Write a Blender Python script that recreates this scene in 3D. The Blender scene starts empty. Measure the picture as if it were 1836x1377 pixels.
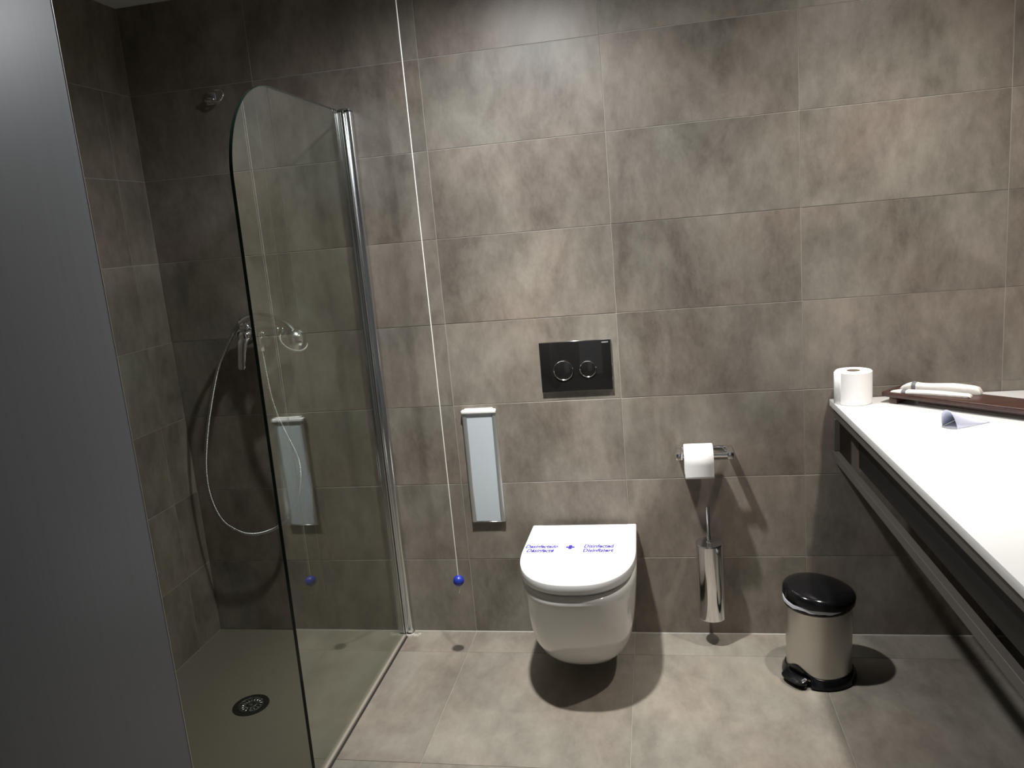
import bpy, bmesh, math, random
from mathutils import Vector, Matrix
random.seed(7)
PI = math.pi
S = bpy.context.scene
COL = S.collection

# ---------------------------------------------------------------- camera
cam_d = bpy.data.cameras.new('camera')
cam = bpy.data.objects.new('camera', cam_d); COL.objects.link(cam)
R = [[0.9812574775, -0.1861710761, 0.0497402575],
     [0.1725804280, 0.9638550603, 0.2029763993],
     [-0.0857307335, -0.1905879146, 0.9779194691]]          # columns: right, forward, up
cam.matrix_world = Matrix(((R[0][0], R[0][2], -R[0][1], 0.7346),
                           (R[1][0], R[1][2], -R[1][1], -2.662),
                           (R[2][0], R[2][2], -R[2][1], 1.4811),
                           (0, 0, 0, 1)))
cam_d.sensor_width = 36; cam_d.lens = 1401.1 / 1836 * 36
cam_d.clip_start = 0.02
S.camera = cam

# ---------------------------------------------------------------- world, exposure, lamps
w = bpy.data.worlds.new('doorway_fill'); S.world = w; w.use_nodes = True
w.node_tree.nodes['Background'].inputs[0].default_value = (0.8, 0.85, 0.9, 1)
w.node_tree.nodes['Background'].inputs[1].default_value = 0.25      # added soft fill entering by the doorway, in place of any known source
S.view_settings.view_transform = 'Standard'
S.view_settings.look = 'None'
S.view_settings.gamma = 1
S.view_settings.use_curve_mapping = False
S.view_settings.exposure = 0.0
S.cycles.blur_glossy = 0.1
CEIL = 2.363
LIGHT_A = (0.33, -0.62)          # over the toilet
LIGHT_B = (1.46, -0.55)          # over the vanity

def spot(name, xy, power, size, blend, col, lean=0.0, radius=0.035):
    d = bpy.data.lights.new(name, 'SPOT'); d.energy = power; d.color = col
    d.spot_size = math.radians(size); d.spot_blend = blend; d.shadow_soft_size = radius
    o = bpy.data.objects.new(name, d); o.location = (xy[0], xy[1], CEIL - 0.03); COL.objects.link(o)
    o.rotation_euler = (math.radians(lean), 0, 0)      # lean > 0 turns the beam towards the tiled back wall
    return o
# each fitting: a narrow core, a broad beam and the spill of its front lens
CA, CB = (1.0, 0.985, 0.935), (1.0, 0.945, 0.885)
spot('downlight_core', LIGHT_A, 158, 58, 1.0, CA, 10)
spot('downlight_beam', LIGHT_A, 36, 112, 1.0, CA)
spot('downlight_spill', LIGHT_A, 72, 174, 1.0, (0.955, 0.98, 1.0))
spot('downlight_core', LIGHT_B, 62, 56, 1.0, CB)
spot('downlight_beam', LIGHT_B, 50, 120, 1.0, CB)
spot('downlight_spill', LIGHT_B, 20, 174, 1.0, CB)
# ---------------------------------------------------------------- materials
def mat(name):
    m = bpy.data.materials.new(name); m.use_nodes = True
    nt = m.node_tree; return m, nt, nt.nodes['Principled BSDF']

def plain(name, col, rough=0.5, metal=0.0, spec=0.5, coat=0.0, bump=0.0, bscale=200.0, sss=0.0, aniso=0.0, vary=0.06):
    m, nt, b = mat(name)
    tc = nt.nodes.new('ShaderNodeTexCoord'); n = nt.nodes.new('ShaderNodeTexNoise')
    n.inputs['Scale'].default_value = 14.0; n.inputs['Detail'].default_value = 4
    nt.links.new(tc.outputs['Object'], n.inputs['Vector'])
    mx = nt.nodes.new('ShaderNodeMix'); mx.data_type = 'RGBA'
    mx.inputs[6].default_value = tuple(c*(1-vary) for c in col) + (1,)
    mx.inputs[7].default_value = tuple(min(1, c*(1+vary)) for c in col) + (1,)
    nt.links.new(n.outputs['Fac'], mx.inputs[0]); nt.links.new(mx.outputs[2], b.inputs['Base Color'])
    b.inputs['Roughness'].default_value = rough; b.inputs['Metallic'].default_value = metal
    b.inputs['Specular IOR Level'].default_value = spec
    b.inputs['Coat Weight'].default_value = coat; b.inputs['Coat Roughness'].default_value = 0.05
    b.inputs['Anisotropic'].default_value = aniso
    if sss: b.inputs['Subsurface Weight'].default_value = sss; b.inputs['Subsurface Scale'].default_value = 0.01
    if bump:
        n2 = nt.nodes.new('ShaderNodeTexNoise'); n2.inputs['Scale'].default_value = bscale
        bp = nt.nodes.new('ShaderNodeBump'); bp.inputs['Strength'].default_value = bump; bp.inputs['Distance'].default_value = 0.002
        nt.links.new(tc.outputs['Object'], n2.inputs['Vector']); nt.links.new(n2.outputs['Fac'], bp.inputs['Height'])
        nt.links.new(bp.outputs['Normal'], b.inputs['Normal'])
    return m

def tile_mat(name, dark, light, rough=0.42):
    """cement-look porcelain: soft clouds, vertical smears, tiny chips; each tile is cut from another part of the pattern"""
    m, nt, b = mat(name); N = nt.nodes.new; L = nt.links.new
    tc = N('ShaderNodeTexCoord'); oi = N('ShaderNodeObjectInfo')
    mul = N('ShaderNodeMath'); mul.operation = 'MULTIPLY'; mul.inputs[1].default_value = 37.0
    L(oi.outputs['Random'], mul.inputs[0])
    add = N('ShaderNodeVectorMath'); add.operation = 'ADD'
    L(tc.outputs['Object'], add.inputs[0]); L(mul.outputs[0], add.inputs[1])
    st = N('ShaderNodeMapping'); st.inputs['Scale'].default_value = (1.0, 1.0, 0.55); L(add.outputs[0], st.inputs['Vector'])
    n1 = N('ShaderNodeTexNoise'); n1.inputs['Scale'].default_value = 4.2; n1.inputs['Detail'].default_value = 6; n1.inputs['Roughness'].default_value = 0.62
    n1.inputs['Distortion'].default_value = 0.6
    L(st.outputs[0], n1.inputs['Vector'])
    n2 = N('ShaderNodeTexNoise'); n2.inputs['Scale'].default_value = 17; n2.inputs['Detail'].default_value = 8; n2.inputs['Roughness'].default_value = 0.75
    L(st.outputs[0], n2.inputs['Vector'])
    ramp = N('ShaderNodeValToRGB')
    ramp.color_ramp.elements[0].position = 0.36; ramp.color_ramp.elements[0].color = dark + (1,)
    ramp.color_ramp.elements[1].position = 0.65; ramp.color_ramp.elements[1].color = light + (1,)
    mm = N('ShaderNodeMath'); mm.operation = 'MULTIPLY_ADD'; mm.inputs[1].default_value = 0.44
    L(n2.outputs['Fac'], mm.inputs[0])
    m3 = N('ShaderNodeMath'); m3.operation = 'MULTIPLY'; m3.inputs[1].default_value = 0.56
    L(n1.outputs['Fac'], m3.inputs[0]); L(m3.outputs[0], mm.inputs[2])
    L(mm.outputs[0], ramp.inputs['Fac'])
    # warm / cool tint drift
    n4 = N('ShaderNodeTexNoise'); n4.inputs['Scale'].default_value = 3.0; L(add.outputs[0], n4.inputs['Vector'])
    r4 = N('ShaderNodeValToRGB')
    r4.color_ramp.elements[0].position = 0.35; r4.color_ramp.elements[0].color = (1.04, 0.985, 0.955, 1)
    r4.color_ramp.elements[1].position = 0.65; r4.color_ramp.elements[1].color = (0.97, 1.005, 0.985, 1)
    L(n4.outputs['Fac'], r4.inputs['Fac'])
    tint = N('ShaderNodeMix'); tint.data_type = 'RGBA'; tint.blend_type = 'MULTIPLY'; tint.inputs[0].default_value = 1.0
    L(ramp.outputs['Color'], tint.inputs[6]); L(r4.outputs['Color'], tint.inputs[7])
    # tiny pale chips
    v = N('ShaderNodeTexVoronoi'); v.inputs['Scale'].default_value = 26; L(add.outputs[0], v.inputs['Vector'])
    lt = N('ShaderNodeMath'); lt.operation = 'LESS_THAN'; lt.inputs[1].default_value = 0.035; L(v.outputs['Distance'], lt.inputs[0])
    wn = N('ShaderNodeTexNoise'); wn.inputs['Scale'].default_value = 5; L(add.outputs[0], wn.inputs['Vector'])
    gt = N('ShaderNodeMath'); gt.operation = 'GREATER_THAN'; gt.inputs[1].default_value = 0.56; L(wn.outputs['Fac'], gt.inputs[0])
    mk = N('ShaderNodeMath'); mk.operation = 'MULTIPLY'; L(lt.outputs[0], mk.inputs[0]); L(gt.outputs[0], mk.inputs[1])
    mk2 = N('ShaderNodeMath'); mk2.operation = 'MULTIPLY'; mk2.inputs[1].default_value = 0.6; L(mk.outputs[0], mk2.inputs[0])
    chip = N('ShaderNodeMix'); chip.data_type = 'RGBA'; L(mk2.outputs[0], chip.inputs[0])
    L(tint.outputs[2], chip.inputs[6]); chip.inputs[7].default_value = (0.42, 0.40, 0.37, 1)
    L(chip.outputs[2], b.inputs['Base Color'])
    mr = N('ShaderNodeMapRange'); mr.inputs['To Min'].default_value = rough - 0.06; mr.inputs['To Max'].default_value = rough + 0.1
    L(n2.outputs['Fac'], mr.inputs['Value']); L(mr.outputs[0], b.inputs['Roughness'])
    b.inputs['Specular IOR Level'].default_value = 0.5
    bp = N('ShaderNodeBump'); bp.inputs['Strength'].default_value = 0.06; bp.inputs['Distance'].default_value = 0.001
    L(n2.outputs['Fac'], bp.inputs['Height']); L(bp.outputs['Normal'], b.inputs['Normal'])
    return m

M = {}
M['wall_tile'] = tile_mat('wall_tile', (0.114, 0.0955, 0.0785), (0.270, 0.241, 0.208))
M['floor_tile'] = tile_mat('floor_tile', (0.155, 0.135, 0.113), (0.295, 0.268, 0.229), 0.5)
M['grout'] = plain('grout', (0.37, 0.345, 0.31), 0.9, bump=0.2)
M['floor_grout'] = plain('floor_grout', (0.34, 0.30, 0.26), 0.9, bump=0.2)
M['tray'] = plain('shower_resin', (0.160, 0.142, 0.112), 0.55, bump=0.15, bscale=400)
M['silicone'] = plain('silicone', (0.40, 0.385, 0.35), 0.4)
M['white_paint'] = plain('white_paint', (0.55, 0.545, 0.52), 0.8)
M['porcelain'] = plain('porcelain', (0.80, 0.79, 0.765), 0.12, coat=0.5, vary=0.01)
M['white_plastic'] = plain('white_plastic', (0.84, 0.84, 0.83), 0.22, vary=0.01)
M['black_glass'] = plain('black_glass', (0.012, 0.011, 0.011), 0.06, coat=0.3)
M['chrome'] = plain('chrome', (0.84, 0.84, 0.85), 0.09, metal=1.0, vary=0.02)
M['soft_chrome'] = plain('soft_chrome', (0.72, 0.73, 0.74), 0.2, metal=1.0, vary=0.02)
M['hose_metal'] = plain('hose_metal', (0.50, 0.49, 0.47), 0.25, metal=1.0)
M['dark_chrome'] = plain('dark_chrome', (0.16, 0.16, 0.155), 0.3, metal=1.0)
M['steel'] = plain('brushed_steel', (0.58, 0.56, 0.53), 0.34, metal=1.0, aniso=0.6, bump=0.03, bscale=900)
M['aluminium'] = plain('aluminium', (0.55, 0.56, 0.55), 0.38, metal=0.85)
M['panel_blue'] = plain('pale_blue_panel', (0.49, 0.535, 0.57), 0.45, vary=0.02)
M['paper'] = plain('tissue_paper', (0.86, 0.85, 0.84), 0.95, bump=0.06, bscale=350, vary=0.02)
M['card'] = plain('brown_card', (0.36, 0.29, 0.22), 0.9)
M['black_plastic'] = plain('black_plastic', (0.006, 0.006, 0.007), 0.13, spec=0.35)
M['matt_black'] = plain('matt_black_plastic', (0.016, 0.016, 0.018), 0.5)
M['liner'] = plain('bin_liner', (0.62, 0.63, 0.70), 0.35, bump=0.3, bscale=60)
M['blue'] = plain('blue_plastic', (0.018, 0.035, 0.32), 0.35, vary=0.03)
M['cord'] = plain('white_cord', (0.80, 0.77, 0.72), 0.8)
M['ink'] = plain('purple_ink', (0.045, 0.025, 0.34), 0.6, vary=0.02)
M['grey_ink'] = plain('grey_ink', (0.50, 0.50, 0.49), 0.6)
M['logo_ink'] = plain('silver_ink', (0.6, 0.6, 0.62), 0.4)
M['counter'] = plain('white_solid_surface', (0.86, 0.86, 0.85), 0.28, vary=0.01)
M['frame_dark'] = plain('dark_frame', (0.10, 0.090, 0.079), 0.45, bump=0.05)
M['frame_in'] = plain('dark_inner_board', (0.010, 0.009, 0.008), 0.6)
M['wood'] = None
M['packet'] = plain('waxed_paper', (0.72, 0.69, 0.65), 0.55, bump=0.5, bscale=90, vary=0.12)
M['packet_band'] = plain('printed_band', (0.16, 0.155, 0.16), 0.6, vary=0.3)
M['sheet'] = plain('blue_white_paper', (0.66, 0.68, 0.84), 0.7)
M['rubber_gap_shade'] = plain('dark_rubber_gap_shade', (0.02, 0.017, 0.014), 0.6)  # gasket black, also used to paint the gap shadow beside the seal
M['pale_seal'] = plain('pale_seal', (0.30, 0.27, 0.225), 0.45)
M['drain_dark'] = plain('drain_black', (0.014, 0.014, 0.013), 0.4)

def wood_mat():
    m, nt, b = mat('dark_wood'); N = nt.nodes.new; L = nt.links.new
    tc = N('ShaderNodeTexCoord'); mp = N('ShaderNodeMapping'); mp.inputs['Rotation'].default_value = (0, 0, PI/4)
    mp.inputs['Scale'].default_value = (3, 40, 40)
    n = N('ShaderNodeTexNoise'); n.inputs['Scale'].default_value = 2.2; n.inputs['Detail'].default_value = 5
    L(tc.outputs['Object'], mp.inputs['Vector']); L(mp.outputs[0], n.inputs['Vector'])
    r = N('ShaderNodeValToRGB'); r.color_ramp.elements[0].position = 0.3; r.color_ramp.elements[0].color = (0.030, 0.012, 0.009, 1)
    r.color_ramp.elements[1].position = 0.75; r.color_ramp.elements[1].color = (0.075, 0.034, 0.025, 1)
    L(n.outputs['Fac'], r.inputs['Fac']); L(r.outputs['Color'], b.inputs['Base Color'])
    b.inputs['Roughness'].default_value = 0.32
    return m
M['wood'] = wood_mat()

def door_mat():
    m, nt, b = mat('grey_laminate'); N = nt.nodes.new; L = nt.links.new
    tc = N('ShaderNodeTexCoord'); mp = N('ShaderNodeMapping'); mp.inputs['Scale'].default_value = (60, 60, 1.5)
    n = N('ShaderNodeTexNoise'); n.inputs['Scale'].default_value = 2; n.inputs['Detail'].default_value = 6
    L(tc.outputs['Object'], mp.inputs['Vector']); L(mp.outputs[0], n.inputs['Vector'])
    r = N('ShaderNodeValToRGB'); r.color_ramp.elements[0].position = 0.3; r.color_ramp.elements[0].color = (0.085, 0.091, 0.099, 1)
    r.color_ramp.elements[1].position = 0.7; r.color_ramp.elements[1].color = (0.094, 0.100, 0.109, 1)
    L(n.outputs['Fac'], r.inputs['Fac']); L(r.outputs['Color'], b.inputs['Base Color'])
    b.inputs['Roughness'].default_value = 0.45
    return m
M['door'] = door_mat()

def glass_mat():
    """thin pane: straight transmission with a faint green tint, mirror reflection after Schlick on both faces"""
    m, nt, b = mat('clear_glass'); N = nt.nodes.new; L = nt.links.new
    nt.nodes.remove(b); out = nt.nodes['Material Output']
    g = N('ShaderNodeNewGeometry'); dot = N('ShaderNodeVectorMath'); dot.operation = 'DOT_PRODUCT'
    L(g.outputs['Normal'], dot.inputs[0]); L(g.outputs['Incoming'], dot.inputs[1])
    ab = N('ShaderNodeMath'); ab.operation = 'ABSOLUTE'; L(dot.outputs['Value'], ab.inputs[0])
    s = N('ShaderNodeMath'); s.operation = 'SUBTRACT'; s.inputs[0].default_value = 1.0; L(ab.outputs[0], s.inputs[1])
    p = N('ShaderNodeMath'); p.operation = 'POWER'; p.inputs[1].default_value = 5.0; L(s.outputs[0], p.inputs[0])
    ma = N('ShaderNodeMath'); ma.operation = 'MULTIPLY_ADD'; ma.inputs[1].default_value = 0.885; ma.inputs[2].default_value = 0.115
    L(p.outputs[0], ma.inputs[0])
    t = N('ShaderNodeBsdfTransparent'); t.inputs['Color'].default_value = (0.91, 0.94, 0.90, 1)
    gl = N('ShaderNodeBsdfGlossy'); gl.inputs['Roughness'].default_value = 0.0; gl.inputs['Color'].default_value = (0.97, 0.98, 0.97, 1)
    mx = N('ShaderNodeMixShader'); L(ma.outputs[0], mx.inputs[0]); L(t.outputs[0], mx.inputs[1]); L(gl.outputs[0], mx.inputs[2])
    L(mx.outputs[0], out.inputs['Surface'])
    return m
M['glass'] = glass_mat()
M['glass_edge'] = plain('green_glass_edge', (0.006, 0.022, 0.015), 0.08, coat=0.5)

# ---------------------------------------------------------------- builders
ORG = {}
def tag(o, label, cat, group=None):
    o['label'] = label; o['category'] = cat
    if group: o['group'] = group
    return o
def thing(name, label, cat, loc=(0, 0, 0), group=None):
    o = bpy.data.objects.new(name, None); o.empty_display_size = 0.05
    o.location = loc; COL.objects.link(o); ORG[o] = Vector(loc)
    return tag(o, label, cat, group)
def obj(name, bm, m, parent=None, smooth=True, angle=40, loc=None, label=None):
    """link a bmesh given in world coordinates; children share their thing's origin"""
    org = Vector((0, 0, 0))
    if parent is not None:
        p = parent
        while p.parent is not None: p = p.parent
        org = ORG.get(p, Vector((0, 0, 0)))
    elif loc is not None: org = Vector(loc)
    bmesh.ops.translate(bm, verts=bm.verts, vec=-org)
    bmesh.ops.recalc_face_normals(bm, faces=bm.faces)
    me = bpy.data.meshes.new(name); bm.to_mesh(me); bm.free()
    if isinstance(m, (list, tuple)):
        for k in m: me.materials.append(k)
    else: me.materials.append(m)
    if smooth:
        for f in me.polygons: f.use_smooth = True
        me.set_sharp_from_angle(angle=math.radians(angle))
    o = bpy.data.objects.new(name, me); COL.objects.link(o)
    if parent is not None: o.parent = parent
    else: o.location = org; ORG[o] = org
    if label: o['label'] = label
    return o
def struct(name, bm, m, loc=None):
    o = obj(name, bm, m, None, smooth=False, loc=loc); o['kind'] = 'structure'; return o

def new(): return bmesh.new()
def box(bm, a, b, bev=0.0, seg=2):
    t = bmesh.new(); bmesh.ops.create_cube(t, size=1)
    for v in t.verts:
        v.co = Vector([(a[i]+b[i])/2 + v.co[i]*(b[i]-a[i]) for i in range(3)])
    if bev > 0: bmesh.ops.bevel(t, geom=list(t.edges), offset=bev, segments=seg, affect='EDGES', profile=0.5)
    join(bm, t); return bm
def join(bm, t, mtx=None):
    if mtx is not None: bmesh.ops.transform(t, matrix=mtx, verts=t.verts)
    me = bpy.data.meshes.new('tmp'); t.to_mesh(me); t.free(); bm.from_mesh(me); bpy.data.meshes.remove(me)
def obox(bm, mtx, size, bev=0.0, seg=2):
    t = bmesh.new(); bmesh.ops.create_cube(t, size=1)
    for v in t.verts: v.co = Vector([v.co[i]*size[i] for i in range(3)])
    if bev > 0: bmesh.ops.bevel(t, geom=list(t.edges), offset=bev, segments=seg, affect='EDGES', profile=0.5)
    join(bm, t, mtx)
def frame(origin, z, x=None):
    z = Vector(z).normalized()
    x = Vector(x) if x is not None else (Vector((1, 0, 0)) if abs(z.x) < 0.9 else Vector((0, 1, 0)))
    x = (x - z*x.dot(z)).normalized(); y = z.cross(x)
    return Matrix(((x.x, y.x, z.x, origin[0]), (x.y, y.y, z.y, origin[1]), (x.z, y.z, z.z, origin[2]), (0, 0, 0, 1)))
def lathe(bm, prof, mtx=Matrix(), seg=32, cap=True):
    """profile [(radius, height)] spun about local z"""
    t = bmesh.new(); rings = []
    for r, h in prof:
        if r < 1e-6: rings.append([t.verts.new((0, 0, h))])
        else: rings.append([t.verts.new((r*math.cos(2*PI*k/seg), r*math.sin(2*PI*k/seg), h)) for k in range(seg)])
    for a, b in zip(rings, rings[1:]):
        for k in range(seg):
            k2 = (k+1) % seg
            if len(a) == 1 and len(b) == 1: continue
            if len(a) == 1: t.faces.new((a[0], b[k], b[k2]))
            elif len(b) == 1: t.faces.new((a[k], a[k2], b[0]))
            else: t.faces.new((a[k], a[k2], b[k2], b[k]))
    if cap:
        if len(rings[0]) > 1: t.faces.new(rings[0][::-1])
        if len(rings[-1]) > 1: t.faces.new(rings[-1])
    join(bm, t, mtx)
def rodp(bm, a, b, r, seg=16, bev=0.0):
    a = Vector(a); b = Vector(b); h = (b-a).length
    prof = [(r, 0), (r, h)] if bev <= 0 else [(r-bev, 0), (r, bev), (r, h-bev), (r-bev, h)]
    lathe(bm, prof, frame(a, b-a), seg)
def tube(bm, pts, rad, seg=10, cap=True):
    """sweep; rad may be a number or list"""
    pts = [Vector(p) for p in pts]; t = bmesh.new(); rings = []
    n = len(pts); rr = rad if isinstance(rad, (list, tuple)) else [rad]*n
    up = None
    for i in range(n):
        d = (pts[min(i+1, n-1)] - pts[max(i-1, 0)]).normalized()
        if up is None:
            up = Vector((0, 0, 1)) if abs(d.z) < 0.9 else Vector((0, 1, 0))
        x = (up - d*up.dot(d)).normalized(); y = d.cross(x); up = x
        rings.append([t.verts.new(pts[i] + (x*math.cos(2*PI*k/seg) + y*math.sin(2*PI*k/seg))*rr[i]) for k in range(seg)])
    for a, b in zip(rings, rings[1:]):
        for k in range(seg): t.faces.new((a[k], a[(k+1) % seg], b[(k+1) % seg], b[k]))
    if cap: t.faces.new(rings[0][::-1]); t.faces.new(rings[-1])
    join(bm, t)
def spline(cp, n):
    """Catmull-Rom through the points, n samples of even length"""
    cp = [Vector(p) for p in cp]; P = [cp[0]*2-cp[1]] + cp + [cp[-1]*2-cp[-2]]; fine = []
    for i in range(1, len(P)-2):
        for k in range(24):
            t = k/24; a, b, c, d = P[i-1], P[i], P[i+1], P[i+2]
            fine.append(0.5*((2*b) + (c-a)*t + (2*a-5*b+4*c-d)*t*t + (3*b-a-3*c+d)*t*t*t))
    fine.append(cp[-1]); L = [0]
    for a, b in zip(fine, fine[1:]): L.append(L[-1] + (b-a).length)
    out = []; j = 0
    for k in range(n):
        s = L[-1]*k/(n-1)
        while j < len(L)-2 and L[j+1] < s: j += 1
        f = (s-L[j])/max(1e-9, L[j+1]-L[j]); out.append(fine[j].lerp(fine[j+1], f))
    return out
def torus(bm, mtx, R0, r, seg=36, rs=8):
    t = bmesh.new(); g = [[t.verts.new(((R0+r*math.cos(2*PI*j/rs))*math.cos(2*PI*i/seg), (R0+r*math.cos(2*PI*j/rs))*math.sin(2*PI*i/seg), r*math.sin(2*PI*j/rs))) for j in range(rs)] for i in range(seg)]
    for i in range(seg):
        for j in range(rs): t.faces.new((g[i][j], g[(i+1) % seg][j], g[(i+1) % seg][(j+1) % rs], g[i][(j+1) % rs]))
    join(bm, t, mtx)
def loft(bm, loops, cap0=True, cap1=True):
    t = bmesh.new(); g = [[t.verts.new(p) for p in l] for l in loops]; n = len(g[0])
    for a, b in zip(g, g[1:]):
        for k in range(n): t.faces.new((a[k], a[(k+1) % n], b[(k+1) % n], b[k]))
    if cap0: t.faces.new(g[0][::-1])
    if cap1: t.faces.new(g[-1])
    join(bm, t)
def text_mesh(name, s, m, parent, origin, xdir, ydir, width, height, offset=0.0, shear=0.0, depth=0.0004):
    """flat print: lettering laid on a surface, fitted to width x height"""
    c = bpy.data.curves.new(name, 'FONT'); c.body = s; c.offset = offset; c.shear = shear; c.resolution_u = 3
    to = bpy.data.objects.new(name, c); COL.objects.link(to)
    bpy.context.view_layer.update()
    me = bpy.data.meshes.new_from_object(to.evaluated_get(bpy.context.evaluated_depsgraph_get()))
    bpy.data.objects.remove(to); bpy.data.curves.remove(c)
    xs = [v.co.x for v in me.vertices]; ys = [v.co.y for v in me.vertices]
    x0, x1, y0, y1 = min(xs), max(xs), min(ys), max(ys)
    X = Vector(xdir).normalized(); Y = Vector(ydir).normalized(); O = Vector(origin)
    bm = bmesh.new(); bm.from_mesh(me); bpy.data.meshes.remove(me)
    for v in bm.verts:
        v.co = O + X*((v.co.x-x0)/(x1-x0)*width) + Y*((v.co.y-y0)/(y1-y0)*height)
    bmesh.ops.recalc_face_normals(bm, faces=bm.faces)
    return obj(name, bm, m, parent, smooth=False)

# ---------------------------------------------------------------- the room
Q = 0.2954                       # wall tile row
XL, XR, YF = -1.0718, 2.0, -3.05
TP = 0.009                       # tile thickness
GAP = 0.0020

bm = new(); box(bm, (XL-0.12, YF, -0.12), (XR+0.12, 0.12, -0.0018)); floor = struct('floor', bm, M['floor_grout'])
bm = new(); box(bm, (XL-0.12, YF-0.12, CEIL), (XR+0.12, 0.12, CEIL+0.1)); struct('ceiling', bm, M['white_paint'])
bm = new(); box(bm, (XL-0.12, 0.0013, -0.12), (XR+0.12, 0.12, CEIL)); wall_back = struct('wall_back', bm, M['grout'])
bm = new(); box(bm, (XL-0.12, YF, -0.0018), (XL-0.0013, 0.0013, CEIL)); wall_left = struct('wall_left', bm, M['grout'])
bm = new(); box(bm, (XR, YF, -0.0018), (XR+0.12, 0.0075, CEIL)); struct('wall_right', bm, M['wall_tile'])
# front wall with the open doorway the photograph is taken from
bm = new()
box(bm, (XL-0.12, YF-0.12, -0.0018), (0.30, YF, CEIL)); box(bm, (1.20, YF-0.12, -0.0018), (XR+0.12, YF, CEIL)); box(bm, (0.30, YF-0.12, 2.1), (1.20, YF, CEIL))
struct('wall_front', bm, M['wall_tile'])

TILES = {}
def tile_mesh(sx, sz):
    """slab of sx x sz facing -y, arris eased; 10 faces, shared by equal pieces"""
    k = (round(sx, 4), round(sz, 4))
    if k in TILES: return TILES[k]
    e = 0.0007; b = bmesh.new(); hx, hz = sx/2, sz/2
    l0 = [b.verts.new((x*hx, TP, z*hz)) for x, z in ((-1, -1), (1, -1), (1, 1), (-1, 1))]
    l1 = [b.verts.new((x*hx, e, z*hz)) for x, z in ((-1, -1), (1, -1), (1, 1), (-1, 1))]
    l2 = [b.verts.new((x*(hx-e), 0, z*(hz-e))) for x, z in ((-1, -1), (1, -1), (1, 1), (-1, 1))]
    for a, c in ((l0, l1), (l1, l2)):
        for i in range(4): b.faces.new((a[i], a[(i+1) % 4], c[(i+1) % 4], c[i]))
    b.faces.new(l2); b.faces.new(l0[::-1]); bmesh.ops.recalc_face_normals(b, faces=b.faces)
    me = bpy.data.meshes.new('tile'); b.to_mesh(me); b.free(); TILES[k] = me
    return me
def tile(parent, loc, rot, sx, sz, m):
    me = tile_mesh(sx-GAP, sz-GAP)
    key = m.name + me.name
    if key not in TILES:
        mc = me.copy(); mc.materials.append(m); TILES[key] = mc
    o = bpy.data.objects.new('tile', TILES[key]); o.location = loc; o.rotation_euler = rot
    o.parent = parent; COL.objects.link(o)

def jit(s=0.0004): return random.uniform(-s, s)
xs = [XL, -0.597, 0.0, 0.6, 1.2, 1.8, XR]
for r in range(8):
    for a, b in zip(xs, xs[1:]):
        tile(wall_back, ((a+b)/2, jit(), (r+0.5)*Q), (0, 0, 0), b-a, Q, M['wall_tile'])
ys = [0.0, -0.150, -0.75, -1.35, -1.95, -2.55, YF]
for r in range(8):
    for a, b in zip(ys, ys[1:]):
        tile(wall_left, (XL+jit(), (a+b)/2, (r+0.5)*Q), (0, 0, PI/2), a-b, Q, M['wall_tile'])
fx = [-0.262, 0.0, 0.6, 1.2, 1.8, XR]; fy = [0.0, -0.148, -0.75, -1.352, -1.954, -2.556, YF]
for a, b in zip(fx, fx[1:]):
    for c, d in zip(fy, fy[1:]):
        tile(floor, ((a+b)/2, (c+d)/2, -0.0002+jit(0.0002)), (-PI/2, 0, 0), b-a, c-d, M['floor_tile'])
# pale sealant bead along the foot of the back wall
bm = new()
t = bmesh.new()
pr = [(0.002, -0.002), (-0.003, -0.001), (-0.0020, 0.0012), (-0.0008, 0.0026), (0.002, 0.003)]
l = [[t.verts.new((x, y, z)) for y, z in pr] for x in (-0.245, XR)]
for i in range(4): t.faces.new((l[0][i], l[1][i], l[1][i+1], l[0][i+1]))
t.faces.new(l[0][::-1]); t.faces.new(l[1]); join(bm, t)
struct('trim_1', bm, M['silicone'])

# shower tray: one seamless resin slab let into the floor
bm = new(); box(bm, (XL+0.001, -1.42, -0.0018), (-0.2665, -0.0005, 0.0), 0.0008, 1)
tray = obj('shower_tray', bm, M['tray'], None, loc=(-0.67, -0.7, -0.0018))
tag(tray, 'flat seamless brown-grey shower tray with round drain behind the glass screen', 'shower tray')

# grey door leaf standing open beside the shower, close to the camera
dr = bpy.data.objects.new('door_1', None); dr.location = (-0.20, -1.45, 0.0); COL.objects.link(dr); ORG[dr] = Vector((-0.20, -1.45, 0.0))
dr['kind'] = 'structure'; dr['label'] = 'grey laminate door leaf standing open at the left edge of the photo'
bm = new(); box(bm, (-0.242, -2.25, 0.008), (-0.198, -1.452, 2.2), 0.002, 2); obj('leaf', bm, M['door'], dr)
bm = new(); box(bm, (-0.2425, -1.4519, 0.008), (-0.1975, -1.4495, 2.2), 0.0008, 1); obj('edge_band', bm, M['aluminium'], dr)

# ---------------------------------------------------------------- shower screen
GX0, GX1 = -0.2766, -0.2734
sc = thing('shower_screen', 'clear glass shower screen with rounded top corner and chrome wall post', 'shower screen', (-0.275, 0, 0))
def gfront(z): return -0.862 + 0.045*(z/1.9)
out = [(-0.030, 0.012), (-0.030, 1.925)]
rc = 0.27; yc = gfront(1.65) + rc; zc = 1.925 - rc
out.append((yc, 1.925))
for k in range(1, 25):
    a = PI/2*k/24; out.append((yc - rc*math.sin(a), zc + rc*math.cos(a)))
out.append((gfront(0.012), 0.012))
bm = new(); t = bmesh.new()
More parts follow.
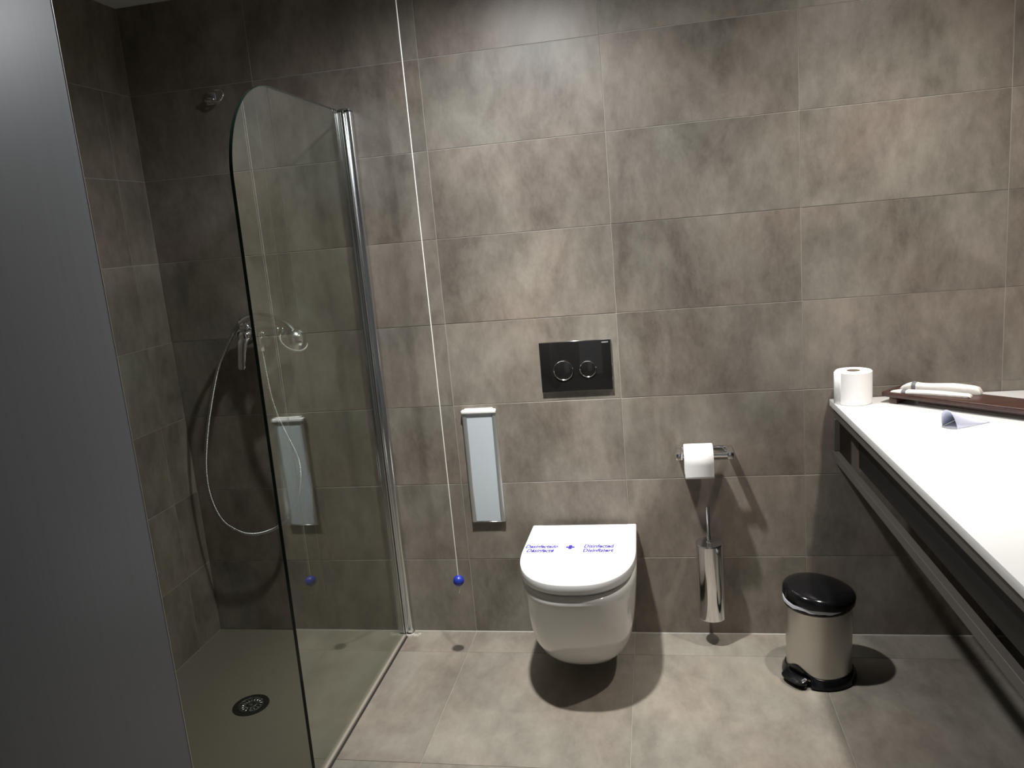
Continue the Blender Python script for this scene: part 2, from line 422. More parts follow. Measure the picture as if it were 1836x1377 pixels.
# the two faces
for x in (GX0, GX1):
    t.faces.new([t.verts.new((x, y, z)) for y, z in out])
join(bm, t); pane = obj('glass_panel', bm, M['glass'], sc, smooth=False)
bm = new(); t = bmesh.new()
inn = [(y, z) for y, z in out[1:]]
a = [t.verts.new((-0.2795, y, z)) for y, z in inn]; b = [t.verts.new((-0.2705, y, z)) for y, z in inn]
cen = Vector((0, -0.4, 0.9))
def inset(y, z):
    return (y + (0.0012 if y < -0.2 else 0), z - (0.0012 if z > 1.0 else 0))
a2 = [t.verts.new((-0.2795, *inset(y, z))) for y, z in inn]; b2 = [t.verts.new((-0.2705, *inset(y, z))) for y, z in inn]
for i in range(len(inn)-1):
    t.faces.new((a[i], a[i+1], b[i+1], b[i])); t.faces.new((a2[i], a2[i+1], b2[i+1], b2[i]))
    t.faces.new((a[i], a[i+1], a2[i+1], a2[i])); t.faces.new((b[i], b[i+1], b2[i+1], b2[i]))
join(bm, t); obj('polished_edge', bm, M['glass_edge'], pane, smooth=True, label='dark green polished glass edge')
bm = new(); box(bm, (-0.269, -0.030, 0.004), (-0.246, -0.0003, 1.928), 0.006, 3); obj('wall_profile', bm, M['soft_chrome'], sc)
bm = new(); rodp(bm, (-0.2815, -0.028, 0.004), (-0.2815, -0.028, 1.932), 0.0115, 24, 0.002)
box(bm, (-0.2845, -0.046, 0.004), (-0.2655, -0.026, 1.93), 0.003, 2); obj('hinge_profile', bm, M['soft_chrome'], sc)
bm = new(); box(bm, (-0.2712, -0.047, 0.006), (-0.2668, -0.0305, 1.929), 0.001, 1); obj('gasket', bm, M['rubber_gap_shade'], sc)
bm = new(); box(bm, (-0.284, -0.042, 1.929), (-0.247, -0.002, 1.934), 0.002, 2); obj('top_cap', bm, M['chrome'], sc)
bm = new(); box(bm, (-0.2845, gfront(0)+0.002, 0.0), (-0.2655, -0.047, 0.013), 0.003, 2); obj('bottom_seal', bm, M['pale_seal'], sc)
bm = new(); box(bm, (-0.2662, gfront(0)+0.002, 0.0002), (-0.2612, -0.047, 0.004), 0.0005, 1); obj('seal_gap_shade', bm, M['rubber_gap_shade'], sc)  # dark strip painted in for the shadow in the gap along the seal
bm = new()
for k in range(9):
    lathe(bm, [(0.0, 0.006), (0.006, 0.004), (0.008, 0.0)], Matrix.Translation((-0.262+0.0052*k+jit(0.003), -0.034+jit(0.006), 0.0)), 8, False)
obj('sealant_bead', bm, M['silicone'], sc)

# ---------------------------------------------------------------- shower mixer, hand shower, hook, drain
mx = thing('shower_mixer', 'chrome shower mixer with hanging lever on the dark shower wall', 'tap', (-0.68, 0, 1.2))
bm = new(); box(bm, (-0.768, -0.074, 1.178), (-0.594, -0.036, 1.222), 0.012, 4); obj('body', bm, M['soft_chrome'], mx)
for x in (-0.742, -0.618):
    bm = new(); lathe(bm, [(0.030, 0.0), (0.030, 0.006), (0.024, 0.012), (0.015, 0.014), (0.015, 0.045)], frame((x, 0.0, 1.2), (0, -1, 0)), 28)
    obj('wall_rose', bm, M['chrome'], mx)
bm = new(); lathe(bm, [(0.0235, 0.0), (0.0245, 0.014), (0.024, 0.03), (0.019, 0.040), (0.010, 0.045), (0, 0.046)], frame((-0.716, -0.068, 1.196), (0, -1, 0)), 28)
obj('cartridge_cap', bm, M['chrome'], mx)
bm = new()
lp = [((-0.716, -0.092, 1.200), 0.022, 0.012), ((-0.719, -0.112, 1.178), 0.020, 0.009), ((-0.722, -0.122, 1.145), 0.0155, 0.0065), ((-0.725, -0.127, 1.115), 0.0145, 0.005), ((-0.727, -0.130, 1.092), 0.0145, 0.0045), ((-0.7275, -0.131, 1.083), 0.010, 0.0035)]
loops = []
for i, (c, wx, wy) in enumerate(lp):
    loops.append([(c[0]+wx*math.cos(2*PI*k/16), c[1]+wy*math.sin(2*PI*k/16), c[2]) for k in range(16)])
loft(bm, loops); obj('lever', bm, M['soft_chrome'], mx)
bm = new(); lathe(bm, [(0.012, 0.0), (0.019, 0.012), (0.0205, 0.026), (0.017, 0.038), (0.008, 0.044), (0, 0.045)], frame((-0.665, -0.062, 1.196), (0, -1, 0)), 24)
rodp(bm, (-0.665, -0.092, 1.196), (-0.665, -0.092, 1.164), 0.0125, 20, 0.002); obj('outlet', bm, M['chrome'], mx)
bm = new(); box(bm, (-0.735, -0.098, 1.219), (-0.700, -0.050, 1.238), 0.007, 3)
lathe(bm, [(0.012, -0.015), (0.016, -0.014), (0.016, 0.018), (0.012, 0.019)], frame((-0.712, -0.094, 1.247), (1, 0, -0.1)), 20); obj('handset_holder', bm, M['chrome'], mx)

hs = thing('hand_shower', 'chrome hand shower resting in its holder with a looping metal hose', 'shower head', (-0.6, -0.1, 1.22))
hp = spline([(-0.708, -0.103, 1.2525), (-0.676, -0.106, 1.262), (-0.63, -0.110, 1.262), (-0.585, -0.113, 1.250), (-0.545, -0.116, 1.232), (-0.516, -0.122, 1.205)], 28)
bm = new(); tube(bm, hp, [0.0115+0.0040*math.sin(PI*min(1, i/36+0.12)) for i in range(28)], 18); obj('handle', bm, M['soft_chrome'], hs)
ax = Vector((-0.62, 0.33, -0.72)).normalized()
hc = Vector((-0.518, -0.108, 1.184))
bm = new(); lathe(bm, [(0.0, -0.034), (0.014, -0.033), (0.028, -0.026), (0.040, -0.012), (0.046, 0.004), (0.048, 0.016), (0.046, 0.019)], frame(hc, ax), 36); obj('head', bm, M['soft_chrome'], hs)
bm = new(); lathe(bm, [(0.045, 0.018), (0.0505, 0.017), (0.0505, 0.0245), (0.045, 0.0265), (0.0, 0.026)], frame(hc, ax), 36); obj('spray_face', bm, M['white_plastic'], hs, label='white rim and spray face')
raw = [(-0.735, 1.240), (-0.789, 1.174), (-0.845, 1.081), (-0.899, 0.939), (-0.936, 0.816), (-0.960, 0.697), (-0.959, 0.593), (-0.928, 0.503), (-0.869, 0.457), (-0.812, 0.443), (-0.744, 0.455), (-0.681, 0.486), (-0.633, 0.537), (-0.598, 0.608), (-0.581, 0.686), (-0.586, 0.748), (-0.614, 0.826), (-0.638, 0.896), (-0.652, 0.965), (-0.658, 1.048), (-0.662, 1.13)]
path = spline([(-0.712, -0.103, 1.2510)] + [(x, -0.09, z) for x, z in raw] + [(-0.664, -0.092, 1.160)], 990)
bm = new(); tube(bm, path, [(0.0054, 0.0082, 0.0078)[i % 3] for i in range(990)], 8); obj('hose', bm, M['hose_metal'], hs, label='ribbed metal hose hanging in a loop', angle=80)
bm = new(); lathe(bm, [(0.0125, 0), (0.0125, 0.024), (0.0105, 0.026)], frame((-0.6635, -0.0915, 1.139), (0, 0, 1)), 6); obj('hose_nut', bm, M['chrome'], hs)
bm = new(); lathe(bm, [(0.0115, 0), (0.0105, 0.02)], frame((-0.722, -0.1015, 1.2445), (1, 0.05, 0.55)), 16)
obj('hose_nut', bm, M['chrome'], hs)

hk = thing('wall_hook', 'small chrome hook high on the shower wall', 'hook', (-0.74, 0, 2.02))
bm = new(); box(bm, (-0.776, -0.012, 2.004), (-0.738, -0.0003, 2.046), 0.004, 2); obj('backplate', bm, M['soft_chrome'], hk)
bm = new(); box(bm, (-0.772, -0.030, 2.012), (-0.742, -0.011, 2.026), 0.003, 2)
ring = [(-0.722+0.024*math.cos(a), -0.030+0.006*math.sin(a), 2.030+0.021*math.sin(a)) for a in [PI*1.15 + k*PI*1.45/20 for k in range(21)]]
tube(bm, ring, 0.0042, 10); obj('hook_arm', bm, M['chrome'], hk)

dn = thing('floor_drain', 'round dark slotted drain in the shower tray', 'drain', (-0.668, -0.502, 0.0))
bm = new(); lathe(bm, [(0.060, 0.0002), (0.0595, 0.003), (0.056, 0.0042), (0.043, 0.0042), (0.041, 0.0028), (0.0, 0.0028)], Matrix.Translation((-0.668, -0.502, 0)), 44); obj('flange', bm, M['drain_dark'], dn)
bm = new()
for k in range(16):
    a = 2*PI*k/16
    mtx = Matrix.Translation((-0.668+0.029*math.cos(a), -0.502+0.029*math.sin(a), 0.0040)) @ Matrix.Rotation(a, 4, 'Z')
    obox(bm, mtx, (0.016, 0.0042, 0.0024), 0.0006, 1)
torus(bm, Matrix.Translation((-0.668, -0.502, 0.0036)), 0.040, 0.0012, 36, 6); torus(bm, Matrix.Translation((-0.668, -0.502, 0.0036)), 0.018, 0.0015, 30, 6)
lathe(bm, [(0.007, 0.002), (0.007, 0.0050), (0.005, 0.0056), (0, 0.0056)], Matrix.Translation((-0.668, -0.502, 0)), 16)
obj('grate', bm, M['soft_chrome'], dn)

# ---------------------------------------------------------------- toilet
TX = 0.4425
def dshape(wid, yf, yb, z, n=64, y0=-0.25, p=2.4, fl=0.0):
    """outline open to the back wall: straight sides, rounded front"""
    pts = []; d = y0 - yf
    for k in range(8): pts.append((TX+wid*(1-fl*(1-k/8)), yb+(y0-yb)*k/8, z))
    for k in range(n+1):
        a = PI*k/n; c, s = math.cos(a), math.sin(a)
        pts.append((TX + wid*math.copysign(abs(c)**(2/p), c), y0 - d*abs(s)**(2/p), z))
    for k in range(1, 9): pts.append((TX-wid*(1-fl*(k/8)), y0+(yb-y0)*k/8, z))
    return pts
tl = thing('toilet', 'white wall-hung toilet with closed lid under the black flush plate', 'toilet', (TX, 0, 0))
bm = new(); loops = []
for z, wd, yf, yb, y0 in ((0.064, 0.045, -0.270, -0.002, -0.20), (0.067, 0.078, -0.305, -0.002, -0.21), (0.076, 0.103, -0.340, -0.002, -0.22), (0.095, 0.126, -0.374, -0.002, -0.23), (0.125, 0.147, -0.408, -0.002, -0.24), (0.165, 0.162, -0.438, -0.002, -0.25),
                      (0.215, 0.1715, -0.463, -0.002, -0.25), (0.270, 0.1785, -0.484, -0.002, -0.25), (0.325, 0.1835, -0.499, -0.002, -0.25), (0.350, 0.1855, -0.5045, -0.002, -0.25), (0.364, 0.1865, -0.507, -0.002, -0.25), (0.374, 0.1862, -0.5065, -0.002, -0.25), (0.380, 0.1842, -0.504, -0.003, -0.25), (0.383, 0.180, -0.499, -0.004, -0.25), (0.3838, 0.172, -0.489, -0.006, -0.25)):
    loops.append(dshape(wd, yf, yb, z, y0=y0, fl=0.02))
loft(bm, loops); obj('bowl', bm, M['porcelain'], tl)
bm = new(); loops = [dshape(0.166, -0.475, -0.05, 0.3839), dshape(0.169, -0.479, -0.05, 0.3855), dshape(0.169, -0.479, -0.05, 0.4005), dshape(0.166, -0.475, -0.05, 0.4025)]
loft(bm, loops); obj('seat', bm, M['white_plastic'], tl)
bm = new(); loops = [dshape(0.183, -0.503, -0.034, 0.4020, fl=0.02), dshape(0.1870, -0.5075, -0.029, 0.4034, fl=0.02), dshape(0.1880, -0.5085, -0.028, 0.4070, fl=0.02), dshape(0.1880, -0.5085, -0.028, 0.4318, fl=0.02), dshape(0.1872, -0.5075, -0.029, 0.4342, fl=0.02), dshape(0.1850, -0.5050, -0.031, 0.4356, fl=0.02), dshape(0.181, -0.500, -0.034, 0.4360, fl=0.02)]
loft(bm, loops); lid = obj('lid', bm, M['white_plastic'], tl)
for s in (-1, 1):
    bm = new(); rodp(bm, (TX+s*0.150, -0.020, 0.419), (TX+s*0.184, -0.020, 0.419), 0.012, 20, 0.003); box(bm, (TX+s*0.167-0.014, -0.034, 0.3840), (TX+s*0.167+0.014, -0.012, 0.418), 0.003, 2)
    obj('hinge', bm, M['white_plastic'], tl)
Z = 0.4364
for word, x, y, wd, sh in (('Desinfectado', 0.2610, -0.2325, 0.1105, 0.30), ('D\u00e9sinfect\u00e9', 0.2690, -0.2665, 0.0935, 0.30), ('Disinfected', 0.4590, -0.2345, 0.0985, 0.12), ('Disinfiziert', 0.4580, -0.2690, 0.1000, 0.12)):
    text_mesh('lettering', word, M['ink'], lid, (x, y, Z), (1, -0.02, 0), (0.02, 1, 0), wd, 0.0275, 0.030, sh)
bm = new(); t = bmesh.new()
def quad(a, b, z=Z): t.faces.new([t.verts.new(p) for p in ((a[0], a[1], z), (b[0], a[1], z), (b[0], b[1], z), (a[0], b[1], z))])
quad((0.3990, -0.2335), (0.4280, -0.2225)); quad((0.4078, -0.2440), (0.4192, -0.2120), Z+0.00005)
join(bm, t); obj('printed_cross', bm, M['ink'], lid, smooth=False)
bm = new(); t = bmesh.new(); quad((0.574, -0.2625), (0.598, -0.2595)); join(bm, t); obj('printed_line', bm, M['grey_ink'], lid, smooth=False)

# ---------------------------------------------------------------- flush plate
fp = thing('flush_plate', 'black glass dual flush plate with two chrome rings above the toilet', 'flush plate', (0.45, 0, 1.0))
PX0, PX1, PZ0, PZ1 = 0.328, 0.575, 0.921, 1.0945
bm = new(); box(bm, (PX0, -0.011, PZ0), (PX1, -0.003, PZ1), 0.001, 2); obj('plate', bm, M['black_glass'], fp)
bm = new(); box(bm, (PX0-0.001, -0.0035, PZ0-0.001), (PX1+0.001, -0.0003, PZ1+0.001), 0.0006, 1); obj('chrome_edge', bm, M['chrome'], fp)
for cx, cz, rr in ((0.4075, 0.9960, 0.0345), (0.4925, 0.9970, 0.0288)):
    bm = new(); lathe(bm, [(rr-0.0015, 0), (rr-0.0015, 0.0022), (rr-0.003, 0.003), (0, 0.003)], frame((cx, -0.0108, cz), (0, -1, 0)), 48); bt = obj('flush_button', bm, M['black_glass'], fp)
    bm = new(); lathe(bm, [(rr-0.0022, 0), (rr-0.0022, 0.0034), (rr-0.0012, 0.0042), (rr+0.0006, 0.0036), (rr+0.0012, 0.0)], frame((cx, -0.0108, cz), (0, -1, 0)), 56, False)
    lathe(bm, [(0.0028, 0), (0.0026, 0.0034), (0, 0.0038)], frame((cx+0.001, -0.0108, cz+rr-0.003), (0, -1, 0)), 12); obj('ring', bm, M['chrome'], bt)
text_mesh('brand_lettering', 'GEBERIT', M['logo_ink'], fp, (0.5440, -0.01115, 1.0845), (1, 0, 0), (0, 0, 1), 0.0235, 0.0040, 0.015)

# ---------------------------------------------------------------- bag dispenser
dp = thing('wall_dispenser', 'slim pale blue wall dispenser with white cap left of the toilet', 'dispenser', (0.092, 0, 0.66))
A0, A1, B0, B1 = 0.0295, 0.154, 0.4475, 0.857
bm = new(); box(bm, (A0+0.002, -0.010, B0), (A1-0.002, -0.0003, B1), 0.001, 1); obj('back_body', bm, M['aluminium'], dp)
for x0, x1 in ((A0, A0+0.017), (A1-0.017, A1)):
    bm = new(); t = bmesh.new()
    pr = [(x0, -0.0003), (x0, -0.010), (x0+0.003, -0.0145), (x1-0.003, -0.0145), (x1, -0.0125), (x1, -0.0003)]
    l = [[t.verts.new((x, y, z)) for x, y in pr] for z in (B0-0.001, B1)]
    for i in range(6): t.faces.new((l[0][i], l[1][i], l[1][(i+1) % 6], l[0][(i+1) % 6]))
    t.faces.new(l[0][::-1]); t.faces.new(l[1]); join(bm, t); obj('side_rail', bm, M['aluminium'], dp)
bm = new(); box(bm, (A0+0.016, -0.0125, B0+0.002), (A1-0.016, -0.0095, B1), 0.0004, 1); obj('front_panel', bm, M['panel_blue'], dp, label='pale blue front panel')
bm = new(); box(bm, (A0-0.001, -0.020, B1-0.001), (A1+0.001, -0.0003, B1+0.013), 0.004, 3); box(bm, (A0+0.010, -0.018, B1+0.010), (A1-0.010, -0.0003, B1+0.017), 0.002, 2); obj('top_cap', bm, M['white_plastic'], dp, label='white top cap')
bm = new(); box(bm, (A0, -0.0140, B0-0.002), (A1, -0.0003, B0+0.0005), 0.001, 1); obj('bottom_trim', bm, M['soft_chrome'], dp)

# ---------------------------------------------------------------- pull cord
CX, CY = 0.004, -0.185
BZ = 0.297
pc = thing('emergency_pull_cord', 'white emergency pull cord hanging from the ceiling with blue ball', 'pull cord', (CX, CY, CEIL))
bm = new(); tube(bm, spline([(CX-0.004, CY, CEIL-0.02), (CX-0.003, CY, 1.7), (CX-0.001, CY, 1.0), (CX, CY, BZ+0.017)], 40), 0.0016, 8); obj('cord', bm, M['cord'], pc)
bm = new(); lathe(bm, [(0.0, -0.0195)] + [(0.0195*math.sin(a), -0.0195*math.cos(a)) for a in [PI*k/18 for k in range(1, 18)]] + [(0.0, 0.0195)], Matrix.Translation((CX, CY, BZ)), 32, False); obj('ball', bm, M['blue'], pc, label='blue plastic ball')
bm = new(); tube(bm, [(CX+0.001, CY, BZ-0.018), (CX+0.001, CY-0.002, BZ-0.030), (CX-0.0025, CY-0.004, BZ-0.046)], [0.0016, 0.0022, 0.0026], 8); obj('cord_tail', bm, M['cord'], pc)
bm = new(); lathe(bm, [(0.035, 0.0), (0.035, 0.014), (0.030, 0.020), (0, 0.020)], frame((CX-0.004, CY, CEIL), (0, 0, -1)), 28); obj('ceiling_switch', bm, M['white_plastic'], pc)

# ---------------------------------------------------------------- paper holder and its roll
ph = thing('toilet_paper_holder', 'chrome bracket holding a toilet roll beside the toilet', 'paper holder', (0.868, 0, 0.71))
bm = new(); box(bm, (0.776, -0.012, 0.6845), (0.962, -0.0003, 0.7065), 0.001, 2); obj('wall_plate', bm, M['chrome'], ph)
for x0, x1 in ((0.776, 0.796), (0.942, 0.962)):
    bm = new(); box(bm, (x0, -0.096, 0.6845), (x1, -0.0121, 0.7065), 0.0015, 2); obj('arm', bm, M['chrome'], ph)
bm = new(); rodp(bm, (0.7955, -0.084, 0.6955), (0.9425, -0.084, 0.6955), 0.0085, 24); obj('rod', bm, M['chrome'], ph)

def roll(name, label, c, axis, L, r0, r1, flap=None):
    g = thing(name, label, 'toilet roll', c)
    m = frame(c, axis)
    bm = new(); lathe(bm, [(r0, -L/2), (r1-0.002, -L/2), (r1, -L/2+0.002), (r1, L/2-0.002), (r1-0.002, L/2), (r0, L/2), (r0, -L/2)], m, 48, False); obj('paper', bm, M['paper'], g)
    bm = new(); lathe(bm, [(r0+0.0002, -L/2+0.0008), (r0+0.0002, L/2-0.0008), (r0-0.0013, L/2-0.0008), (r0-0.0013, -L/2+0.0008), (r0+0.0002, -L/2+0.0008)], m, 32, False); obj('core', bm, M['card'], g)
    return g
g = roll('toilet_roll', 'white toilet roll on the chrome bracket above the toilet brush', (0.8475, -0.084, 0.6833), (1, 0, 0), 0.094, 0.0205, 0.052)
# the loose end hangs down the front
bm = new(); t = bmesh.new(); rows = []
for k in range(14):
    if k < 6:
        a = PI/2*0.75 * (1-k/5) ; p = (-0.084-0.0526*math.cos(a), 0.6833+0.0526*math.sin(a))
    else: p = (-0.1366+0.0005*(k-5), 0.6833-0.0066*(k-5))
    rows.append([t.verts.new((x, p[0], p[1])) for x in (0.8007, 0.8475, 0.8943)])
for a, b in zip(rows, rows[1:]):
    for i in range(2): t.faces.new((a[i], a[i+1], b[i+1], b[i]))
join(bm, t); sh = obj('loose_end', bm, M['paper'], g)
so = sh.modifiers.new('thick', 'SOLIDIFY'); so.thickness = 0.0004

g2 = roll('toilet_roll', 'white spare toilet roll standing upright on the counter corner', (1.340, -0.068, 0.9045), (0, 0, 1), 0.1045, 0.0205, 0.0555)
bm = new(); t = bmesh.new(); rows = []
for k in range(9):
    a = PI*1.02 + 0.07*k; rr = 0.0559 + 0.0011*max(0, 4-k)
    rows.append([t.verts.new((1.340+rr*math.cos(a), -0.068+rr*math.sin(a), z)) for z in (0.853, 0.905, 0.9566)])
for a, b in zip(rows, rows[1:]):
    for i in range(2): t.faces.new((a[i], a[i+1], b[i+1], b[i]))
join(bm, t); sh = obj('loose_end', bm, M['paper'], g2); so = sh.modifiers.new('thick', 'SOLIDIFY'); so.thickness = 0.0004

# ---------------------------------------------------------------- toilet brush
BX, BY = 0.8735, -0.062
tb = thing('toilet_brush', 'chrome wall-mounted toilet brush holder with slim upright handle', 'toilet brush', (BX, 0, 0.1))
bm = new(); lathe(bm, [(0.0, 0.098), (0.042, 0.098), (0.046, 0.101), (0.0465, 0.106), (0.0465, 0.372), (0.0455, 0.3725), (0.0455, 0.11), (0, 0.11)], Matrix.Translation((BX, BY, 0)), 48); obj('holder', bm, M['chrome'], tb)
bm = new(); lathe(bm, [(0.0, 0.3730), (0.0475, 0.3730), (0.0475, 0.3765), (0.046, 0.3785), (0.012, 0.3800), (0.0115, 0.384), (0.0, 0.384)], Matrix.Translation((BX, BY, 0)), 48); obj('lid', bm, M['soft_chrome'], tb)
bm = new(); lathe(bm, [(0.0075, 0.382), (0.0075, 0.400), (0.0062, 0.403), (0.0062, 0.505), (0.0052, 0.508), (0, 0.508)], Matrix.Translation((BX-0.001, BY, 0)), 20); obj('handle', bm, M['chrome'], tb)
bm = new(); box(bm, (BX-0.014, -0.018, 0.285), (BX+0.014, -0.0003, 0.325), 0.002, 2); obj('wall_bracket', bm, M['chrome'], tb)

# ---------------------------------------------------------------- pedal bin
KX, KY = 1.193, -0.238
pd = Vector((-0.78, -0.63, 0)).normalized(); pa = math.atan2(pd.y, pd.x)
td = Vector((-0.985, 0.05, 0)).normalized()
pb = thing('pedal_bin', 'small steel pedal bin with black lid standing slightly ajar', 'bin', (KX, KY, 0))
T0 = Matrix.Translation((KX, KY, 0))
bm = new(); lathe(bm, [(0.0, 0.018), (0.097, 0.018), (0.099, 0.020), (0.1005, 0.250), (0.0985, 0.251), (0.0975, 0.03), (0, 0.03)], T0, 56); obj('steel_body', bm, M['steel'], pb)
# base ring: low all round, swelling up to a rounded shroud over the pedal
bm = new(); t = bmesh.new(); rr = []
for k in range(96):
    a = 2*PI*k/96; da = (a-pa+PI) % (2*PI) - PI
    sw = math.exp(-(da/0.42)**2); d = (math.cos(a), math.sin(a))
    cut = 0.016*(1 if abs(da) < 0.44 else 0)
    prof = [(0.090, 0.001), (0.110-cut, 0.001), (0.1135-cut, 0.005), (0.112-cut, 0.016), (0.1065-0.4*cut, 0.026+0.010*sw), (0.1035, 0.031+0.024*sw), (0.1010, 0.0325+0.030*sw), (0.0990, 0.0325+0.030*sw), (0.0985, 0.019)]
    rr.append([t.verts.new((KX+r*d[0], KY+r*d[1], z)) for r, z in prof])
for k in range(96):
    for i in range(8): t.faces.new((rr[k][i], rr[(k+1) % 96][i], rr[(k+1) % 96][i+1], rr[k][i+1]))
t.faces.new([r[0] for r in rr][::-1]); join(bm, t)
obj('base_ring', bm, M['black_plastic'], pb)
# pedal: a curved tread that follows the ring
bm = new(); loops = []
for k in range(15):
    a = pa + (k-7)/7*0.40; d = (math.cos(a), math.sin(a)); e = 1-abs((k-7)/7)**6
    ro = 0.120 + 0.016*e
    prof = [(0.1035, 0.018), (0.1045, 0.0335), (0.112, 0.0325), (ro-0.006, 0.0265), (ro-0.001, 0.0235), (ro, 0.020), (ro-0.002, 0.0165), (ro-0.010, 0.0125)]
    loops.append([(KX+r*d[0], KY+r*d[1], z) for r, z in prof])
loft(bm, loops)
loops = []
for k in range(15):
    a = pa + (k-7)/7*0.36; d = (math.cos(a), math.sin(a))
    loops.append([(KX+r*d[0], KY+r*d[1], z) for r, z in ((0.100, 0.002), (0.100, 0.0118), (0.123, 0.0118), (0.125, 0.008), (0.122, 0.002))])
loft(bm, loops)
for q in range(3):
    pts = [(KX+(0.114+0.005*q)*math.cos(pa+m*0.04), KY+(0.114+0.005*q)*math.sin(pa+m*0.04), 0.0318-0.0026*q) for m in range(-8, 9)]
    tube(bm, pts, 0.0011, 6)
obj('pedal', bm, M['black_plastic'], pb)
bm = new(); lathe(bm, [(0.0985, 0.246), (0.1035, 0.246), (0.1055, 0.250), (0.1055, 0.259), (0.1035, 0.262), (0.0985, 0.262), (0.0985, 0.246)], T0, 56, False); obj('rim', bm, M['black_plastic'], pb)
# liner folded over the rim, wavy edge
bm = new(); t = bmesh.new(); rr = []
for k in range(72):
    a = 2*PI*k/72; wv = 0.0012*math.sin(5*a)+0.0012*math.sin(11*a+1)+0.0006*math.sin(23*a)
    rr.append([t.verts.new(((r+wv*s)*math.cos(a)+KX, (r+wv*s)*math.sin(a)+KY, z+wv*q)) for r, z, s, q in ((0.098, 0.228, 0, 0), (0.0985, 0.263, .3, .3), (0.1015, 0.2685, .6, 1.0), (0.1062, 0.266, .3, .4), (0.1062, 0.2565, .3, 1.3))])
for k in range(72):
    for i in range(4): t.faces.new((rr[k][i], rr[(k+1) % 72][i], rr[(k+1) % 72][i+1], rr[k][i+1]))
join(bm, t); obj('bin_liner', bm, M['liner'], pb, label='white plastic bag folded over the rim')
# lid: raised a little at the left, still down at the right
hinge = Vector((KX, KY, 0.258)) - td*0.106
tilt = Matrix.Translation(hinge) @ Matrix.Rotation(math.radians(6.8), 4, td.cross(Vector((0, 0, 1)))) @ Matrix.Translation(-hinge)
bm = new(); lathe(bm, [(0.0, 0.270), (0.1075, 0.270), (0.1080, 0.2555), (0.1100, 0.2555), (0.1102, 0.272), (0.1092, 0.2775), (0.1055, 0.283), (0.097, 0.2875), (0.078, 0.292), (0.050, 0.295), (0.022, 0.2965), (0, 0.2968)], tilt @ T0, 64); obj('lid', bm, M['black_plastic'], pb)
bm = new(); q = Vector((KX, KY, 0.246)) - pd*0.106; rodp(bm, q + Vector((-pd.y, pd.x, 0))*0.03, q - Vector((-pd.y, pd.x, 0))*0.03, 0.007, 14, 0.002); obj('hinge', bm, M['matt_black'], pb)

# ---------------------------------------------------------------- vanity counter and its frame
CZ = 0.852
va = thing('vanity_counter', 'white countertop on a dark open frame along the right wall', 'counter', (1.64, -1.2, 0.85))
bm = new(); box(bm, (1.279, -2.35, CZ-0.022), (XR-0.012, -0.0045, CZ), 0.002, 2); obj('countertop', bm, M['counter'], va, label='glossy white countertop slab')
bm = new(); box(bm, (1.296, -2.33, 0.787), (1.326, -0.006, CZ-0.0225), 0.0015, 1); obj('upper_rail', bm, M['frame_dark'], va)
bm = new(); box(bm, (1.286, -2.33, 0.650), (1.306, -0.006, 0.677), 0.0015, 1); obj('lower_rail', bm, M['frame_dark'], va)
bm = new(); box(bm, (1.290, -0.022, 0.6775), (1.308, -0.006, 0.7865), 0.001, 1); obj('end_post', bm, M['frame_dark'], va)
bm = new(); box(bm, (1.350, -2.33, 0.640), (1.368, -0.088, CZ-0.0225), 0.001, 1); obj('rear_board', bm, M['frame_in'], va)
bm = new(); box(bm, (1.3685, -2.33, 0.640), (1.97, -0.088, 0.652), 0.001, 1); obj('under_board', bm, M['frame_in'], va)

va.rotation_euler = (0, 0, 0.010); va.location.x += 0.012

# ---------------------------------------------------------------- wooden riser and what lies on it
U = Vector((0.707, -0.707, 0)); V = Vector((0.707, 0.707, 0)); F0 = Vector((1.418, -0.090, 0))
def uvp(u, v, z): p = F0 + U*u + V*v; return (p.x, p.y, z)
def ubox(bm, u0, u1, v0, v1, z0, z1, bev, seg=2):
    c = uvp((u0+u1)/2, (v0+v1)/2, (z0+z1)/2); obox(bm, frame(c, (0, 0, 1), U), (u1-u0, v1-v0, z1-z0), bev, seg)
wr = thing('wooden_riser', 'dark brown wooden riser tray set aslant on the white counter', 'tray', uvp(0.25, 0.055, CZ))
TZ0, TZ1 = 0.8725, 0.8885
bm = new(); ubox(bm, 0, 0.52, 0, 0.118, TZ0, TZ1, 0.003, 3); obj('board', bm, M['wood'], wr)
for u in (0.022, 0.47):
    bm = new(); ubox(bm, u, u+0.024, 0.006, 0.112, CZ, TZ0+0.0005, 0.0015); obj('foot', bm, M['wood'], wr)
bm = new(); ubox(bm, 0.10, 0.46, 0.030, 0.088, CZ+0.006, TZ0+0.0005, 0.001); obj('cross_batten', bm, M['wood'], wr)

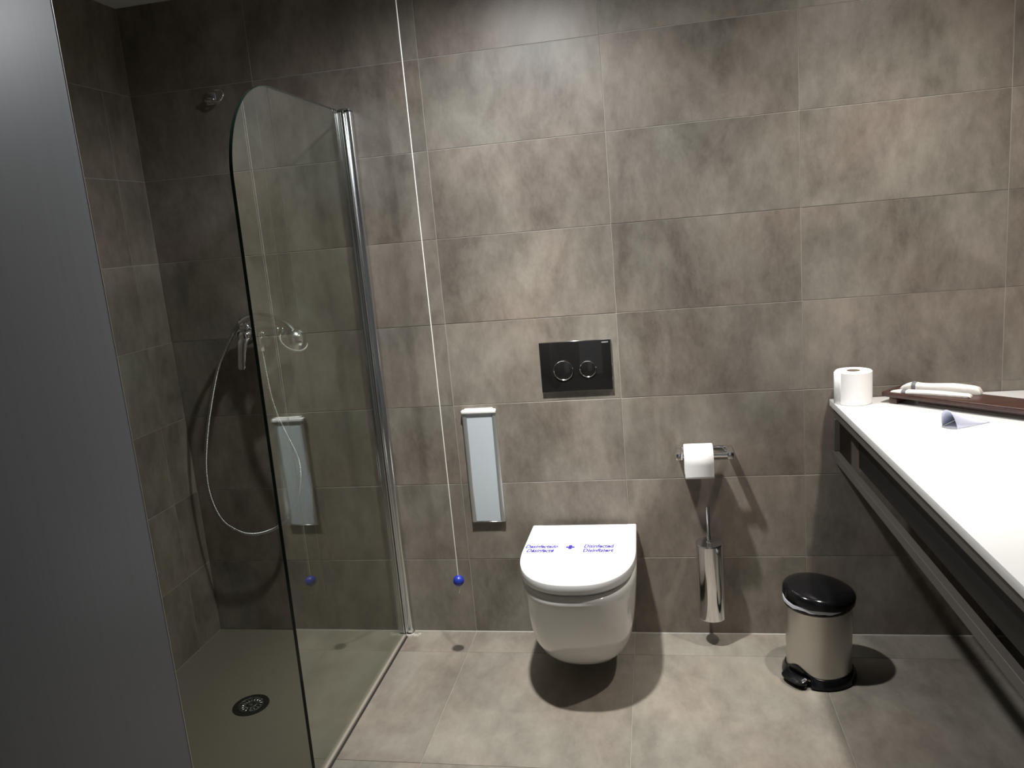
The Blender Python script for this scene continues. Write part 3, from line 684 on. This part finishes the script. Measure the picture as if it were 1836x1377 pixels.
def packet(label, u0, u1, v, zb, wd, h, rot, seed):
    """slim paper sachet: soft pillow with pinched ends and a printed band"""
    rnd = random.Random(seed); Lg = u1-u0; ca, sa = math.cos(rot), math.sin(rot)
    g = thing('paper_sachet', label, 'sachet', uvp((u0+u1)/2, v, zb), 'sachets on the riser')
    def sect(s, infl=0.0):
        e = min(1, (s/0.16)**0.7 if s > 0 else 0) * min(1, ((1-s)/0.05)**0.6 if s < 1 else 0)
        hh = h*(0.18+0.82*e)*(1+0.10*math.sin(9*s+seed)) + infl; ww = wd*(0.9+0.1*e)*(0.62+0.38*min(1, s/0.12)) + infl
        lp = []
        for k in range(14):
            a = 2*PI*k/14; x = (s-0.5)*Lg; y = ww/2*math.copysign(abs(math.cos(a))**0.7, math.cos(a))
            z = zb + hh/2 + hh/2*math.copysign(abs(math.sin(a))**0.8, math.sin(a))*0.98 + rnd.uniform(-.0005, .0005)
            if math.sin(a) < -0.1: z = zb + 0.0003 + (0.0 if infl == 0 else 0.0)
            lp.append(uvp((u0+u1)/2 + x*ca - y*sa, v + x*sa + y*ca, z))
        return lp
    bm = new(); loft(bm, [sect(s) for s in [0, .01, .03, .06, .1, .15, .2, .27, .35, .45, .55, .65, .75, .85, .92, .96, .985, 1]])
    obj('sachet_body', bm, M['packet'], g, angle=60)
    bm = new(); loft(bm, [sect(s, 0.0008) for s in (.15, .165, .19, .205)]); obj('printed_band', bm, M['packet_band'], g, label='grey printed band')
    return g
packet('white paper sachet with grey band, the lower and nearer of the two', 0.022, 0.246, 0.036, TZ1, 0.032, 0.011, 0.22, 3)
packet('white paper sachet with grey band, lying higher behind the other', 0.024, 0.250, 0.090, TZ1, 0.034, 0.025, 0.20, 8)

# curled sheet of paper standing on the counter: an arch, open towards the camera's left, running flat at its far end
bm = new(); t = bmesh.new(); rows = []
dl_ = Vector((0.80, 0.60, 0)); dn = Vector((-0.60, 0.80, 0))
for k in range(11):
    s = k/10; hgt = 0.050*(1-s)**1.3 + 0.004; wid = 0.026 + 0.022*s
    c = Vector((1.510, -0.415, CZ+0.0008)) + dl_*(0.115*s)
    row = []
    for q in range(13):
        a = PI*q/12; lean = dl_*(-0.018*math.sin(a)*(1-s))
        row.append(t.verts.new(c + dn*(wid*math.cos(a)*(1.0 if q < 7 else 0.75)) + lean + Vector((0, 0, hgt*math.sin(a)**0.9))))
    rows.append(row)
for a, b in zip(rows, rows[1:]):
    for i in range(12): t.faces.new((a[i], a[i+1], b[i+1], b[i]))
join(bm, t)
sh = obj('folded_paper', bm, M['sheet'], None, loc=(1.53, -0.37, CZ)); tag(sh, 'small bluish white curled paper lying on the white counter', 'paper')
so = sh.modifiers.new('thick', 'SOLIDIFY'); so.thickness = 0.0006

# ---------------------------------------------------------------- recessed downlights in the ceiling
for (x, y), lb in ((LIGHT_A, 'recessed ceiling downlight above the toilet'), (LIGHT_B, 'recessed ceiling downlight above the white counter')):
    dl = thing('downlight', lb, 'ceiling light', (x, y, CEIL))
    bm = new(); lathe(bm, [(0.055, 0.0), (0.055, 0.004), (0.050, 0.006), (0.042, 0.004), (0.042, 0.0), (0.055, 0.0)], frame((x, y, CEIL), (0, 0, -1)), 36, False); obj('trim_ring', bm, M['soft_chrome'], dl)
